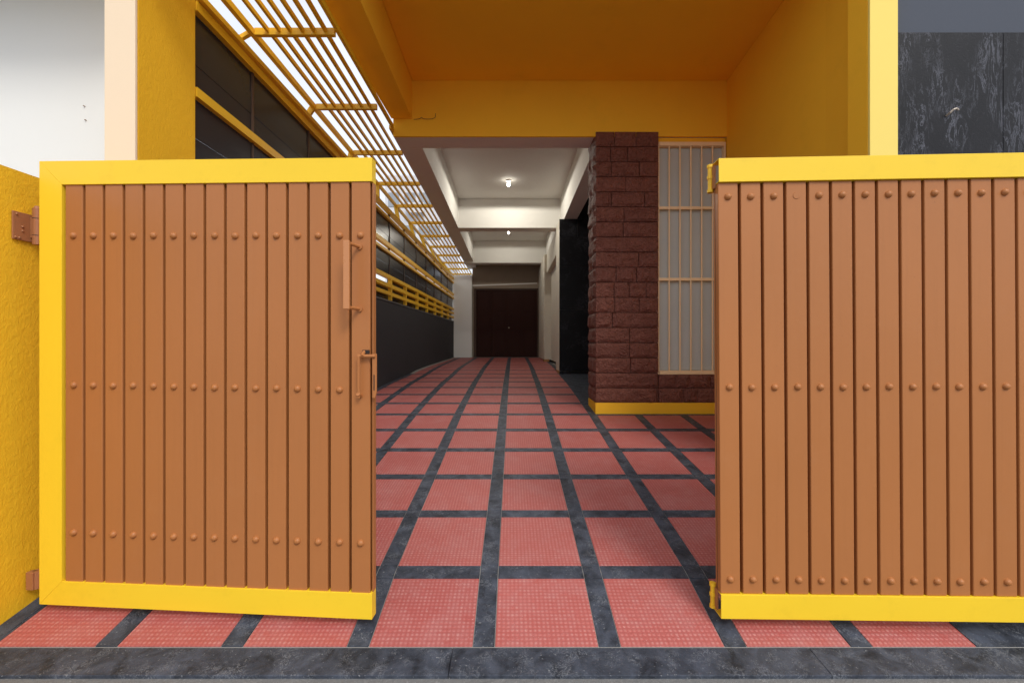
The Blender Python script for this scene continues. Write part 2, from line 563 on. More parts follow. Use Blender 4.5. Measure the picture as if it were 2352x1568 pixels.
rows = []                                    # (near edge, far edge) of the tile rows
cent = [2.332 + PY * k for k in range(21)]
rows.append((1.900, cent[0] - SW / 2))
for c0, c1 in zip(cent, cent[1:]):
    rows.append((c0 + SW / 2, c1 - SW / 2))
far_tiles, far_strips = MB(), MB()
for r, (y0, y1) in enumerate(rows):
    y1 = min(y1, 14.6)
    if y0 > 14.5:
        break
    kmax = 4 if r == 0 else (5 if y0 < 5.0 else 2)
    far = r > 11
    for k in range(-5, kmax):
        if r == 0 and k < -4:
            continue
        lift = R.uniform(-0.0008, 0.0008)
        f0 = lambda y, k=k: xc(k, y) + SW / 2 + G
        f1 = lambda y, k=k: xc(k + 1, y) - SW / 2 - G
        if k == -5 or k == -4:               # dark strip along the foot of the wall
            f0 = lambda y, k=k: max(xc(k, y) + SW / 2 + G, wall_x(y) + 0.10)
        mb = far_tiles if far else MB()
        ok = slab_on(mb, f0, f1, y0 + G, y1 - G, lift)
        if ok and not far:
            mb.build('tile', 'tile', drive, 0.0015, seg=1)
        # cross band piece behind this tile
        mb = far_strips if far else MB()
        ok = slab_on(mb, f0, f1, y1 + G, y1 + SW - G, R.uniform(-0.0006, 0.0006)) if y1 + SW < 14.6 else False
        if ok and not far:
            mb.build('slate_strip', 'slate', drive, 0.001, seg=1)
    for k in range(-4, kmax + 1):            # long strip piece and crossing square
        if r == 0 and k == 4:
            continue
        g0 = lambda y, k=k: xc(k, y) - SW / 2 + G
        g1 = lambda y, k=k: xc(k, y) + SW / 2 - G
        for u0, u1 in ((y0 + G, y1 - G), (y1 + G, y1 + SW - G)):
            mb = far_strips if far else MB()
            ok = slab_on(mb, g0, g1, u0, min(u1, 14.6), R.uniform(-0.0006, 0.0006)) if u0 < 14.5 else False
            if ok and not far:
                mb.build('slate_strip', 'slate', drive, 0.001, seg=1)
    if not far:                              # slate edging along the wall
        mb = MB()
        if slab_on(mb, lambda y: wall_x(y) + 0.004, lambda y: wall_x(y) + 0.097, y0 + G, y1 + SW - G, -0.0015):
            mb.build('slate_edging', 'slate', drive)
far_tiles.build('far_tiles', 'tile', drive, kind='stuff')
far_strips.build('far_slate_strips', 'slate', drive, kind='stuff')
# plain slate right of the tiles
mb = MB()
slab_on(mb, lambda y: xc(4, y) - SW / 2 + G, lambda y: 3.5, 1.902, rows[0][1] - G)
mb.build('slate_slab', 'slate', drive)
for y0 in (2.284, 2.884, 3.484, 4.084, 4.684):
    mb = MB()
    slab_on(mb, lambda y: xc(5, y) + SW / 2 + G, lambda y: 3.5, y0 + G, min(y0 + 0.6, 5.36) - G)
    mb.build('slate_slab', 'slate', drive)
ent = [5.86, 6.6, 7.5, 8.25, 9.2]
for y0, y1 in zip(ent, ent[1:]):
    mb = MB()
    slab_on(mb, lambda y: xc(2, y) + SW / 2 + G, lambda y: 1.72, y0 + G, y1 - G)
    mb.build('slate_slab', 'slate', drive)
    mb = MB()
    slab_on(mb, lambda y: 1.723, lambda y: 2.66, y0 + G, y1 - G)
    mb.build('slate_slab', 'slate', drive)
for y0, y1 in ((9.2, 10.4), (10.4, 12.1), (12.1, 14.6)):
    mb = MB()
    slab_on(mb, lambda y: xc(2, y) + SW / 2 + G, lambda y: 1.72, y0 + G, y1 - G, -0.004)
    mb.build('slate_slab', 'slate', drive)


# ------------------------------------------------------------------ the house (walls, beams, slabs)
H = lambda h: EYE + h                        # height from eye level
house = thing('house', 'yellow house with a covered porch over a long white carport', 'house', (0.6, 5.39, floor_z(5.39)))


def hbox(name, mat, x0, x1, y0, y1, h0, h1, bevel=0.004, parent=None, **kw):
    return MB().box(x0, x1, y0, y1, H(h0), H(h1)).build(name, mat, parent or house, bevel, **kw)


hbox('porch_ceiling', 'porch_yellow', -1.21, 3.2, 2.93, 5.37, 3.245, 3.40)
MB().prism([(-1.213, 2.93), (-1.213, 5.37), (-1.466, 5.37), (-1.556, 2.93)], H(2.776), H(3.40), 'z').build('porch_beam', 'porch_yellow', house, 0.004)
hbox('lintel_face', 'porch_yellow', -1.445, 3.2, 5.372, 5.40, 2.559, 3.40, 0.003)
hbox('lintel', 'inner_white', -1.44, 3.2, 5.403, 5.70, 2.56, 3.40)
MB().prism([(2.673, 5.372), (2.537, 3.5), (2.497, 3.22), (3.2, 3.22), (3.2, 5.372)], EYE - 1.4, H(3.243), 'z').build('porch_side_wall', 'porch_yellow', house, 0.004)
MB().prism([(2.673, 5.402), (3.2, 5.402), (3.2, 5.90), (2.673, 5.90)], EYE - 1.4, H(2.558), 'z').build('porch_side_wall', 'porch_yellow', house)
hbox('porch_post_back', 'porch_yellow', 2.52, 3.2, 3.102, 3.218, -1.4, 3.243)
hbox('porch_post', 'porch_yellow', 2.40, 2.588, 2.925, 3.10, -1.4, 6.0)
hbox('porch_post_front', 'sunlit_yellow', 2.40, 2.588, 2.905, 2.923, -1.4, 6.0, 0.003)
hbox('front_wall', 'grey_wall', 2.592, 7.5, 2.975, 3.10, -1.4, 6.5)
gx = [2.604, 3.342, 4.08, 4.82, 5.56, 6.3]
for x0, x1 in zip(gx, gx[1:]):
    for h0, h1 in ((0.86, 2.11), (-0.40, 0.856), (-1.34, -0.404)):
        hbox('granite_tile', 'granite', x0, x1 - 0.004, 2.95, 2.974, h0, h1, 0.0015)
hbox('upper_light_block', 'porch_yellow', -1.466, 2.39, 2.95, 15.2, 3.402, 6.5)  # unseen mass over the ceilings, added to keep sky light from leaking in
hbox('upper_light_block', 'grey_wall', 2.592, 7.5, 3.22, 15.2, 3.402, 6.5)  # second unseen mass, added to block the sky on the right
hbox('side_mass', 'inner_white', 3.2, 7.5, 3.22, 15.2, -1.4, 3.40)

# carport: side beams, cross beams, ceiling
hbox('carport_ceiling', 'inner_white', -1.20, 3.2, 5.70, 14.9, 3.20, 3.40, 0)
hbox('side_beam', 'inner_white', -1.44, -1.145, 5.702, 14.9, 2.56, 3.398)
hbox('side_beam', 'inner_white', 1.10, 1.37, 5.702, 14.9, 2.56, 3.198)
hbox('cross_beam', 'inner_white', -1.443, 1.372, 9.59, 9.92, 2.557, 3.197)
hbox('cross_beam', 'inner_white', -1.443, 1.372, 13.5, 13.83, 2.515, 3.196)
# end wall with the door opening
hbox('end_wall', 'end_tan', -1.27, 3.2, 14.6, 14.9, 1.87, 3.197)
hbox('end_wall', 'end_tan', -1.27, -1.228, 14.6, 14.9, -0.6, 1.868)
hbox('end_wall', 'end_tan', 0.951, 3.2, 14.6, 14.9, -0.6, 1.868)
MB().prism([(-1.27, H(1.93)), (0.90, H(2.02)), (0.90, H(2.05)), (-1.27, H(1.985))], 14.585, 14.6, 'y').build('wall_trim', 'inner_white', house)
hbox('end_pillar', 'white', -2.25, -1.275, 14.45, 14.9, -0.6, 2.277, 0.006)
hbox('junction_box', 'white', -1.50, -1.285, 14.435, 14.449, 1.45, 1.84, 0.004)

door = MB().prism([(-1.226, H(-0.43)), (-1.226, H(1.866)), (0.949, H(1.866)), (0.949, H(-0.43)), (0.905, H(-0.43)),
                   (0.905, H(1.82)), (-1.15, H(1.82)), (-1.15, H(-0.43))], 14.62, 14.72, 'y').build('door', 'seam', house, label='dark brown folding door in the end wall of the carport')
hbox('door_light_stop', 'door', -1.226, 0.949, 14.73, 14.9, -0.6, 1.867)  # added backing that stops outside light showing between the leaves
dw = 2.055 / 4
for i in range(4):
    x0 = -1.15 + i * dw
    leaf = MB().box(x0 + 0.003, x0 + dw - 0.003, 14.665, 14.705, H(-0.43), H(1.818)).build('door_leaf', 'door', door, 0.003)
    for h0, h1 in ((-0.33, 0.42), (0.52, 1.02), (1.12, 1.72)):
        MB().box(x0 + 0.07, x0 + dw - 0.07, 14.655, 14.664, H(h0), H(h1)).build('door_panel', 'door', door, 0.006)
MB().cyl((-0.045, 14.66, H(0.55)), (-0.045, 14.61, H(0.55)), 0.02, 10).build('door_knob', 'steel', door)

# right flank of the carport: granite-faced pier, recess and a second pier
hbox('granite_pier', 'worn_white', 1.005, 3.2, 8.925, 9.57, -0.75, 2.555, 0.006)
for h0, h1, xs in ((-0.70, -0.553, (1.005, 3.0)), (-0.549, 0.70, (1.005, 3.0)), (0.704, 1.59, (1.005, 3.0)), (1.594, 2.19, (1.005, 3.0)), (2.194, 2.552, (1.005, 1.374, 3.0)), (2.556, 3.19, (1.374, 3.0))):
    for x0, x1 in zip(xs, xs[1:]):
        hbox('granite_tile', 'granite_in', x0, x1 - 0.004, 8.90, 8.924, h0, h1, 0.0015)
hbox('granite_pier', 'worn_white', 1.373, 3.2, 8.925, 9.57, 2.557, 3.197)
hbox('recess_wall', 'worn_white', 1.15, 3.2, 9.572, 12.198, -0.45, 2.555)
hbox('recess_lintel', 'worn_white', 1.03, 1.149, 9.572, 12.198, 2.0, 2.555)
hbox('side_pier', 'worn_white', 0.955, 3.2, 12.2, 14.598, -0.44, 2.512, 0.008)
for (x0, x1, y0, y1, hh) in ((1.004, 1.03, 8.93, 9.55, -0.60), (0.952, 1.09, 12.19, 12.5, -0.475)):
    hbox('rusted_foot', 'rust_edge', x0 - 0.006, x1, y0, y1, hh - 0.03, hh + 0.05, 0.003)
for i in range(10):
    hbox('bracket', 'worn_white', 0.944, 0.9545, 12.24 + 0.02 * (i % 2), 12.28 + 0.02 * (i % 2), -0.1 + i * 0.24, -0.05 + i * 0.24, 0.002)

# entry wall behind the stone pillar
hbox('window_wall', 'inner_white', 1.60, 3.2, 5.845, 5.90, -1.0, 2.555)

# barred window beside the stone pillar
win = MB()
win.box(1.824, 1.846, 5.385, 5.46, H(-0.375), H(2.50))
win.box(2.646, 2.668, 5.385, 5.46, H(-0.375), H(2.50))
win.box(1.8465, 2.6455, 5.385, 5.46, H(2.452), H(2.50))
win.box(1.8465, 2.6455, 5.375, 5.46, H(-0.375), H(-0.328))
win = win.build('window', 'grille', house, 0.004, label='tall barred window with frosted panes beside the stone pillar')
hbox('window_head', 'porch_yellow', 1.824, 2.668, 5.405, 5.60, 2.502, 2.557)
barm = MB().cyl((0, 0, H(-0.33)), (0, 0, H(2.455)), 0.0095, 8).mesh('bar', 'grille')
for i in range(5):
    put('bar', barm, win, loc=(1.973 + i * 0.1345, 5.405, 0))
for h in (1.687, 0.803):
    MB().box(1.8465, 2.6455, 5.393, 5.420, H(h - 0.017), H(h + 0.017)).build('cross_bar', 'grille', win, 0.002)
for i, (x0, x1) in enumerate(((1.848, 2.644),)):
    MB().box(x0, x1, 5.452, 5.458, H(-0.325), H(2.449)).build('pane', 'pane', win)
hbox('window_backing', 'inner_white', 1.824, 2.668, 5.60, 5.65, -1.0, 2.555)

# ------------------------------------------------------------------ rock-faced stone pillar with the low wall under the window
PX0, PX1, PF, PB = 1.051, 1.822, 5.357, 5.84
stone = thing('stone_pillar', 'dark red rock-faced stone pillar with a low wall under the barred window', 'pillar', (1.43, 5.5, floor_z(5.4)))
ztop, cp = 2.612, 0.1853


def rock(x0, x1, z0, z1, yf, depth, seed, side=None):
    """block with an uneven pillowed face towards -Y (or towards -X when side is set)"""
    mb = MB()
    nx = max(4, int((x1 - x0) / 0.05))
    nz = 5
    g = []
    for j in range(nz + 1):
        row = []
        for i in range(nx + 1):
            u, v = i / nx, j / nz
            X, Z = x0 + (x1 - x0) * u, z0 + (z1 - z0) * v
            d = min(u * (x1 - x0), (1 - u) * (x1 - x0), v * (z1 - z0), (1 - v) * (z1 - z0))
            bul = 0.026 * min(1, d / 0.03) * (0.75 + 0.7 * noise.noise(Vector((X * 9 + seed, Z * 11, seed * 3.1))))
            P = (X, yf - bul, Z) if side is None else (side - bul, X, Z)
            row.append(mb.bm.verts.new(P))
        g.append(row)
    for j in range(nz):
        for i in range(nx):
            mb.bm.faces.new((g[j][i], g[j][i + 1], g[j + 1][i + 1], g[j + 1][i]))
    ring = [g[0][i] for i in range(nx + 1)] + [g[j][nx] for j in range(1, nz + 1)] + \
           [g[nz][i] for i in range(nx - 1, -1, -1)] + [g[j][0] for j in range(nz - 1, 0, -1)]
    off = Vector((0, depth, 0)) if side is None else Vector((depth, 0, 0))
    back = [mb.bm.verts.new(v.co + off) for v in ring]
    n = len(ring)
    for i in range(n):
        j = (i + 1) % n
        mb.bm.faces.new((ring[j], ring[i], back[i], back[j]))
    for f in mb.bm.faces:
        f.smooth = False
    return mb


splits = {0: (215, 322), 1: (195, 280), 2: (198, 340), 3: (270,), 4: (200, 365), 5: (262,), 6: (258,), 7: (), 8: (335,),
          9: (222, 325), 10: (212, 287, 372), 11: (215, 338), 12: (203,), 13: (290,), 14: (290,), 15: (295,), 16: (), 17: (425,)}
J = 0.004
for c in range(18):
    z1 = H(ztop - c * cp) - J
    z0 = H(ztop - (c + 1) * cp) + J
    px1 = PX1 + (0.005 if c < 16 else 0.0)
    cuts = [PX0] + [PX0 + (s - 120) / 313 * (PX1 - PX0) for s in splits[c] if s < 432] + [px1]
    for i, (x0, x1) in enumerate(zip(cuts, cuts[1:])):
        rock(x0 + (0.004 if i else 0.004), x1 - 0.004, z0, z1, PF + R.uniform(-0.003, 0.003), 0.04, c * 7 + i).build('stone_block', 'rock', stone)
    # left flank of the pillar
    ym = PF + R.choice((0.46, 0.46, 0.23, 0.30))
    for y0, y1 in ((PF + 0.012, min(ym, PB)), (ym + 0.005, PB)):
        if y1 - y0 > 0.03:
            rock(y0, y1, z0, z1, 0, 0.035, c * 5 + 90 + y0, side=PX0 + 0.003).build('stone_block', 'rock', stone)
for z0, z1, cs in ((H(ztop - 16.62 * cp) - cp * 0.38 + J, H(-0.378) , (1.826, 2.03, 2.21, 2.47, 2.668)), (H(ztop - 18 * cp) + J, H(ztop - 17 * cp) - J, (1.826, 2.13, 2.30, 2.668))):
    for i, (x0, x1) in enumerate(zip(cs, cs[1:])):
        rock(x0 + J / 2, x1 - J / 2, z0, z1, PF + R.uniform(-0.003, 0.003), 0.04, 200 + i * 3 + z0).build('stone_block', 'rock', stone)
MB().box(PX0 + 0.035, PX1 - 0.002, PF + 0.038, PB - 0.002, H(ztop - 18 * cp), H(2.553)).build('core', 'seam', stone)
MB().box(PX1, 2.668, PF + 0.038, 5.598, H(ztop - 18 * cp), H(-0.378)).build('core', 'seam', stone)
pb = H(ztop - 18 * cp)
MB().prism([(PX0 - 0.004, PF - 0.008), (2.67, PF - 0.008), (2.67, 5.59), (PX1, 5.59), (PX1, PB), (PX0 - 0.004, PB)], floor_z(5.3) - 0.15, pb + 0.002, 'z').build('plinth', 'porch_yellow', stone, 0.004)

# ------------------------------------------------------------------ carport lamps
for (lx, ly, ceil_h, label, drop) in ((-0.033, 8.5, 3.20, 'nearer lit bulb fixed under the first bay of the carport ceiling', 0.135),
                                      (-0.046, 12.2, 3.20, 'farther lit bulb glaring below the second bay of the carport ceiling', 0.13)):
    lamp = thing('ceiling_lamp', label, 'lamp', (lx, ly, H(ceil_h)), group='bare bulbs along the carport ceiling')
    MB().cyl((0, 0, -0.03), (0, 0, 0), 0.045, 16).build('rose', 'white', lamp, 0.004, local=True)
    MB().cyl((0, 0, -drop + 0.09), (0, 0, -0.0301), 0.018, 12).build('holder', 'white', lamp, 0, local=True)
    b = MB().cyl((0, 0, -drop + 0.045), (0, 0, -drop + 0.09), 0.030, 14, 0.018)
    b.dome((0, 0, -drop + 0.045), 0.030, 0.035, (0, 0, -1))
    b.build('bulb', 'bulb', lamp, local=True)
    pl = bpy.data.lights.new('bulb_light', 'SPOT')
    pl.energy = 40 if ly < 10 else 21
    pl.spot_size = math.radians(180)
    pl.spot_blend = 0.10
    pl.color = (1.0, 0.94, 0.82)
    pl.shadow_soft_size = 0.04
    po = bpy.data.objects.new('bulb_light', pl)
    COL.objects.link(po)
    po.parent = lamp
    po.location = (0, 0, -drop - 0.01)

# ------------------------------------------------------------------ left boundary: yellow gate wall, pillar, neighbour's wall, dark wall, fence
mb = MB()
n = 14
for i in range(n):                           # rough top edge
    y0, y1 = 1.2 + i * (2.665 - 1.2) / n, 1.2 + (i + 1) * (2.665 - 1.2) / n
    t0, t1 = 0.828 + 0.004 * noise.noise(Vector((i * 1.7, 0, 0))), 0.828 + 0.004 * noise.noise(Vector(((i + 1) * 1.7, 0, 0)))
    mb.hexa([(wall_x(y0) - 0.23, y0, -0.3), (wall_x(y0), y0, -0.3), (wall_x(y1), y1, -0.3), (wall_x(y1) - 0.23, y1, -0.3),
             (wall_x(y0) - 0.23, y0, H(t0)), (wall_x(y0), y0, H(t0)), (wall_x(y1), y1, H(t1)), (wall_x(y1) - 0.23, y1, H(t1))])
bmesh.ops.remove_doubles(mb.bm, verts=mb.bm.verts[:], dist=0.0005)
inner = [f for f in mb.bm.faces if all(len(e_.link_faces) > 2 or abs(e_.verts[0].co.y - e_.verts[1].co.y) < 1e-4 for e_ in f.edges) and 1.21 < f.calc_center_median().y < 2.66 and abs(f.normal.y) > 0.9]
bmesh.ops.delete(mb.bm, geom=inner, context='FACES_ONLY')
tag(mb.build('gate_wall', 'wall_yellow', None), 'low rough yellow plastered wall that carries the left gate', 'wall')

pil = thing('gate_pillar', 'tall yellow pillar with a pale sunlit front standing above the left gate', 'pillar', (-2.40, 2.9, floor_z(2.9)))
MB().box(-2.49, -2.302, 2.69, 3.185, -0.3, H(4.2)).build('shaft', 'pillar_yellow', pil, 0.006)
MB().box(-2.49, -2.301, 2.67, 2.688, -0.3, H(4.2)).build('front_face', 'cream', pil, 0.003)
nb = thing('neighbour_wall', 'tall white wall of the neighbouring plot left of the yellow pillar', 'wall', (-5.6, 3.5, -0.33))
MB().box(-11.0, -2.80, 3.45, 3.75, -0.33, H(4.2)).build('white_face', 'white', nb)
MB().box(-11.0, -2.80, 2.75, 3.449, H(2.86), H(2.98)).build('shade_slab', 'white', nb)  # unseen slab added to shade the upper part of the white wall
for px_, h_ in ((-3.37, 1.88), (-3.36, 1.77)):
    MB().cyl((px_, 3.449, H(h_)), (px_, 3.437, H(h_)), 0.004, 8).build('screw', 'cable', nb)

# dark low wall from the pillar to the carport's end, following the skewed line
WA = math.atan(0.0384)
dw_ = thing('boundary_wall', 'long low charcoal wall along the left side of the driveway', 'wall', (wall_x(3.5), 3.5, floor_z(3.5)), (0, 0, -WA))


def skew(x, y, z):                           # x measured from the wall's inner face
    return (wall_x(y) + x, y, z)


def sk_hexa(mb, x0, x1, y0, y1, z00, z01, z10, z11):
    """piece along the wall line: bottom z00 / top z01 at y0, bottom z10 / top z11 at y1"""
    return mb.hexa([skew(x0, y0, z00), skew(x1, y0, z00), skew(x1, y1, z10), skew(x0, y1, z10),
                    skew(x0, y0, z01), skew(x1, y0, z01), skew(x1, y1, z11), skew(x0, y1, z11)])


sk_hexa(MB(), -0.2, 0, 3.19, 14.44, -0.33, H(0.745), -0.33, H(0.735)).build('wall_body', 'dark_wall', dw_, 0.004)
sk_hexa(MB(), -0.21, 0.012, 3.19, 14.44, H(0.746), H(0.772), H(0.736), H(0.762)).build('ledge', 'ledge', dw_, 0.003)
fen = thing('fence', 'yellow steel rail fence with dark glass panels on the charcoal wall', 'fence', (wall_x(3.52), 3.52, H(0.772)), (0, 0, -WA))


def interp(tab, y):
    for (a0, v0), (a1, v1) in zip(tab, tab[1:]):
        if y <= a1:
            return v0 + (v1 - v0) * (y - a0) / (a1 - a0)
    return tab[-1][1]


T_bot = [(3.2, 2.447), (6.93, 2.335), (14.5, 2.13)]
posts = [3.9, 4.9, 5.88, 6.84] + [7.78 + 0.945 * k for k in range(7)]
knots = [3.195, 4.5, 5.9, 6.93, 9.5, 12, 14.43]


def rail(name, tab, th_, x0, x1, ya=3.195, yb=14.43, mat='steel_yellow'):
    mb = MB()
    yy = [ya] + [k for k in knots if ya + 0.1 < k < yb - 0.1] + [yb]
    for y0, y1 in zip(yy, yy[1:]):
        a0, a1 = interp(tab, y0), interp(tab, y1)
        sk_hexa(mb, x0, x1, y0, y1, H(a0), H(a0 + th_), H(a1), H(a1 + th_))
    return mb.build(name, mat, fen, 0)


rail('rail', T_bot, 0.070, -0.06, 0.010)
rail('rail', [(3.2, 2.53), (6.93, 2.425), (14.5, 2.22)], 0.045, -0.05, 0.040, 3.195, 6.9)
rail('rail', [(6.4, 2.215), (6.93, 2.20), (14.5, 2.00)], 0.055, -0.055, 0.008, 6.4)
rail('rail', [(3.2, 1.815), (6.93, 1.72), (14.5, 1.60)], 0.070, -0.06, 0.010)
rail('rail', [(6.4, 1.61), (14.5, 1.485)], 0.050, -0.06, 0.014, 6.4)
rail('rail', [(3.2, 1.175), (14.5, 1.12)], 0.065, -0.06, 0.010)
rail('rail', [(3.2, 1.005), (14.5, 0.985)], 0.065, -0.06, 0.010)
rail('rail', [(3.2, 0.865), (14.5, 0.85)], 0.060, -0.055, 0.012)
for y in posts:
    p = MB()
    sk_hexa(p, -0.05, 0.016, y - 0.022, y + 0.022, H(0.772), H(interp([(3.2, 1.175), (14.5, 1.12)], y)), H(0.772), H(interp([(3.2, 1.175), (14.5, 1.12)], y)))
    sk_hexa(p, -0.058, -0.052, y - 0.018, y + 0.018, H(1.17), H(interp(T_bot, y) + 0.02), H(1.17), H(interp(T_bot, y) + 0.02))
    p.build('post', 'steel_yellow', fen, 0)
    sk_hexa(MB(), -0.050, -0.022, y - 0.012, y + 0.012, H(1.24), H(interp(T_bot, y)), H(1.24), H(interp(T_bot, y))).build('panel_seam', 'seam', fen)
edges = [3.195] + posts + [14.43]
for y0, y1 in zip(edges, edges[1:]):
    a, b = y0 + 0.014, y1 - 0.014
    mida = [(3.2, 1.885), (6.93, 1.79), (14.5, 1.67)]
    far = y0 > 6.5
    topt = [(6.4, 2.215), (6.93, 2.20), (14.5, 2.00)] if far else T_bot
    midb = [(6.4, 1.61), (14.5, 1.485)] if far else [(3.2, 1.815), (6.93, 1.72), (14.5, 1.60)]
    # upper panel with a slightly proud louvre line
    for q in range(3):
        t0 = lambda y, q=q: interp(mida, y) + (interp(topt, y) - interp(mida, y)) * q / 3
        t1 = lambda y, q=q: interp(mida, y) + (interp(topt, y) - interp(mida, y)) * (q + 1) / 3 - 0.003
        dx = 0.004 * (q % 2)
        sk_hexa(MB(), -0.042 + dx, -0.034 + dx, a, b, H(t0(a)), H(t1(a)), H(t0(b)), H(t1(b))).build('glass_panel', 'dark_glass', fen)
    lowt = [(3.2, 1.242), (14.5, 1.186)]
    for q in range(2):
        t0 = lambda y, q=q: interp(lowt, y) + (interp(midb, y) - interp(lowt, y)) * q / 2
        t1 = lambda y, q=q: interp(lowt, y) + (interp(midb, y) - interp(lowt, y)) * (q + 1) / 2 - 0.003
        dx = 0.004 * (q % 2)
        sk_hexa(MB(), -0.042 + dx, -0.034 + dx, a, b, H(t0(a)), H(t1(a)), H(t0(b)), H(t1(b))).build('glass_panel', 'dark_glass', fen)
    top_ = 1.0 if y0 < 7.0 else 1.225
    sk_hexa(MB(), -0.075, -0.065, a, b, H(0.775), H(top_), H(0.775), H(min(top_, 1.18))).build('glass_panel', 'dark_glass', fen)

# ------------------------------------------------------------------ pergola between fence and house
PH = 2.60
perg = thing('pergola', 'yellow steel slatted pergola over the gap between fence and house', 'pergola', (-1.8, 3.4, H(PH)))
MB().box(-2.195, -2.155, 2.45, 16.9, H(PH), H(PH + 0.055)).build('edge_beam', 'steel_yellow', perg, 0.003)
MB().prism([(-1.485, 2.45), (-1.455, 2.45), (-1.415, 5.30), (-1.445, 5.30)], H(PH + 0.02), H(PH + 0.065), 'z').build('wall_bar', 'steel_yellow', perg, 0.002)
MB().box(-1.478, -1.447, 5.304, 16.9, H(PH + 0.02), H(PH + 0.065)).build('wall_bar', 'steel_yellow', perg, 0.002)
cy = [2.505] + [3.662 + 1.157 * k for k in range(12)]
cm = MB().box(-2.153, -1.480, 0, 0.036, H(PH), H(PH + 0.060)).mesh('cross_bar', 'steel_yellow', 0.002)
for y in cy:
    put('cross_bar', cm, perg, loc=(0, y, 0))
for k in range(1, 7):
    xk = -1.461 - 0.096 * k + R.uniform(-0.004, 0.004)
    for i, (y0, y1) in enumerate(zip(cy, cy[1:] + [16.9])):
        j0, j1 = R.uniform(-0.004, 0.004), R.uniform(-0.004, 0.004)
        ya, yb = y0 + 0.037, y1 - 0.001
        w_, t_ = 0.0118, R.uniform(0.018, 0.023)
        MB().hexa([(xk + j0 - w_, ya, H(PH + t_)), (xk + j0 + w_, ya, H(PH + t_)), (xk + j1 + w_, yb, H(PH + t_)), (xk + j1 - w_, yb, H(PH + t_)),
                   (xk + j0 - w_, ya, H(PH + t_ + 0.036)), (xk + j0 + w_, ya, H(PH + t_ + 0.036)), (xk + j1 + w_, yb, H(PH + t_ + 0.036)), (xk + j1 - w_, yb, H(PH + t_ + 0.036))]).build('slat', 'steel_yellow', perg)
for i, y in enumerate(cy[1:]):               # short props from the fence's top rail to the edge beam
    if y > 14.3:
        break
    t = interp([(3.2, 2.58), (6.93, 2.40), (14.5, 2.20)], y)
    xw = wall_x(y)
    MB().prism([(xw - 0.06, H(t)), (xw + 0.012, H(t)), (-2.150, H(PH + 0.03)), (-2.222, H(PH + 0.03))], y - 0.004, y + 0.03, 'y').build('prop', 'steel_yellow', perg, 0.002)

# ------------------------------------------------------------------ far block of flats glimpsed through the slats
fl_ = thing('apartment_building', 'pale block of flats far off, glimpsed through the pergola slats', 'building', (-9, 40, -0.33))
MB().box(-11.5, -6.2, 40, 52, -0.33, H(15.5)).build('wall', 'flat_render', fl_)
wm = MB().box(-0.5, 0.5, -0.03, 0.06, 0, 1.3).mesh('window', 'flat_glass')
bm_ = MB().box(-0.75, 0.75, -0.7, -0.002, 0, 0.9).mesh('balcony', 'flat_render')
for fl in range(5):
    for xx in (-10.7, -9.2, -7.9, -6.95):
        put('window', wm, fl_, loc=(xx, 39.98, 1.9 + 3.0 * fl))
    put('balcony', bm_, fl_, loc=(-8.55, 39.99, 1.2 + 3.0 * fl))

# ------------------------------------------------------------------ gates
rivm = MB().dome((0, 0, 0), 0.0160, 0.0145).mesh('rivet', 'gate_brown', fix=True)
flatm = MB().cyl((0, 0, 0), (0, -0.0022, 0), 0.0160, 20, 0.0142).mesh('rivet_scar', 'gate_brown')


def slat_mesh(w_, z0, z1):
    return MB().box(0, w_, 0, 0.034, z0, z1).mesh('slat', 'gate_brown', 0.0035)


# left gate: yellow frame on three sides, fifteen brown slats, free edge to the right
ga = -math.atan2(0.085, 1.6)
gate = thing('gate', 'left brown slatted gate leaf with a yellow frame, pull handle and latch', 'gate', (-2.229, 2.06, H(-1.230)), (0, 0, ga), 'brown slatted gate leaves at the driveway entrance')
L, HT, FW = 1.604, 2.095, 0.112
MB().prism([(0, HT), (L, HT), (L, HT - 0.108), (FW, HT - FW)], 0, 0.05, 'y').build('top_rail', 'gate_yellow', gate, 0.0012, local=True)
MB().prism([(0, 0), (0, HT - 0.0002), (FW - 0.0001, HT - FW - 0.0002), (FW - 0.0001, FW + 0.0002)], 0, 0.05, 'y').build('stile', 'gate_yellow', gate, 0.0012, local=True)
MB().prism([(0.0002, 0), (L, 0), (L, 0.118), (FW, FW)], 0, 0.05, 'y').build('bottom_rail', 'gate_yellow', gate, 0.0012, local=True)
P0 = (L - FW - 0.010) / 15
sm = slat_mesh(P0 - 0.0128, 0.108, HT - 0.104)
for i in range(15):
    o = put('slat', sm, gate, local=True, loc=(FW + 0.011 + i * P0, 0.007 + (i == 14) * -0.002, 0))
    for z in (1.742, 1.039, 0.342):
        if i == 14 and z == 1.039:
            continue
        put('rivet', rivm, o, local=True, loc=((P0 - 0.0128) / 2 + R.uniform(-0.0012, 0.0012), 0, z + R.uniform(-0.0015, 0.0015)))
MB().box(FW - 0.02, L - 0.004, 0.0415, 0.049, 0.10, HT - 0.10).build('back_plate', 'gap_shade', gate, local=True)
MB().box(L - 0.0035, L + 0.001, 0.014, 0.048, 0.119, HT - 0.11).build('edge_plate', 'gate_brown', gate, local=True)
# pull handle
hd = MB().box(1.508, 1.535, -0.088, -0.070, 1.400, 1.700).build('handle', 'lit_brown', gate, 0.003, local=True)
for z in (1.408, 1.690):
    MB().cyl((1.526, -0.0705, z), (1.546, 0.006, z), 0.0075, 10).build('handle_post', 'gate_brown', hd, local=True)
    MB().cyl((1.5455, 0.0055, z), (1.5462, -0.004, z), 0.013, 12).build('post_foot', 'gate_brown', hd, local=True)
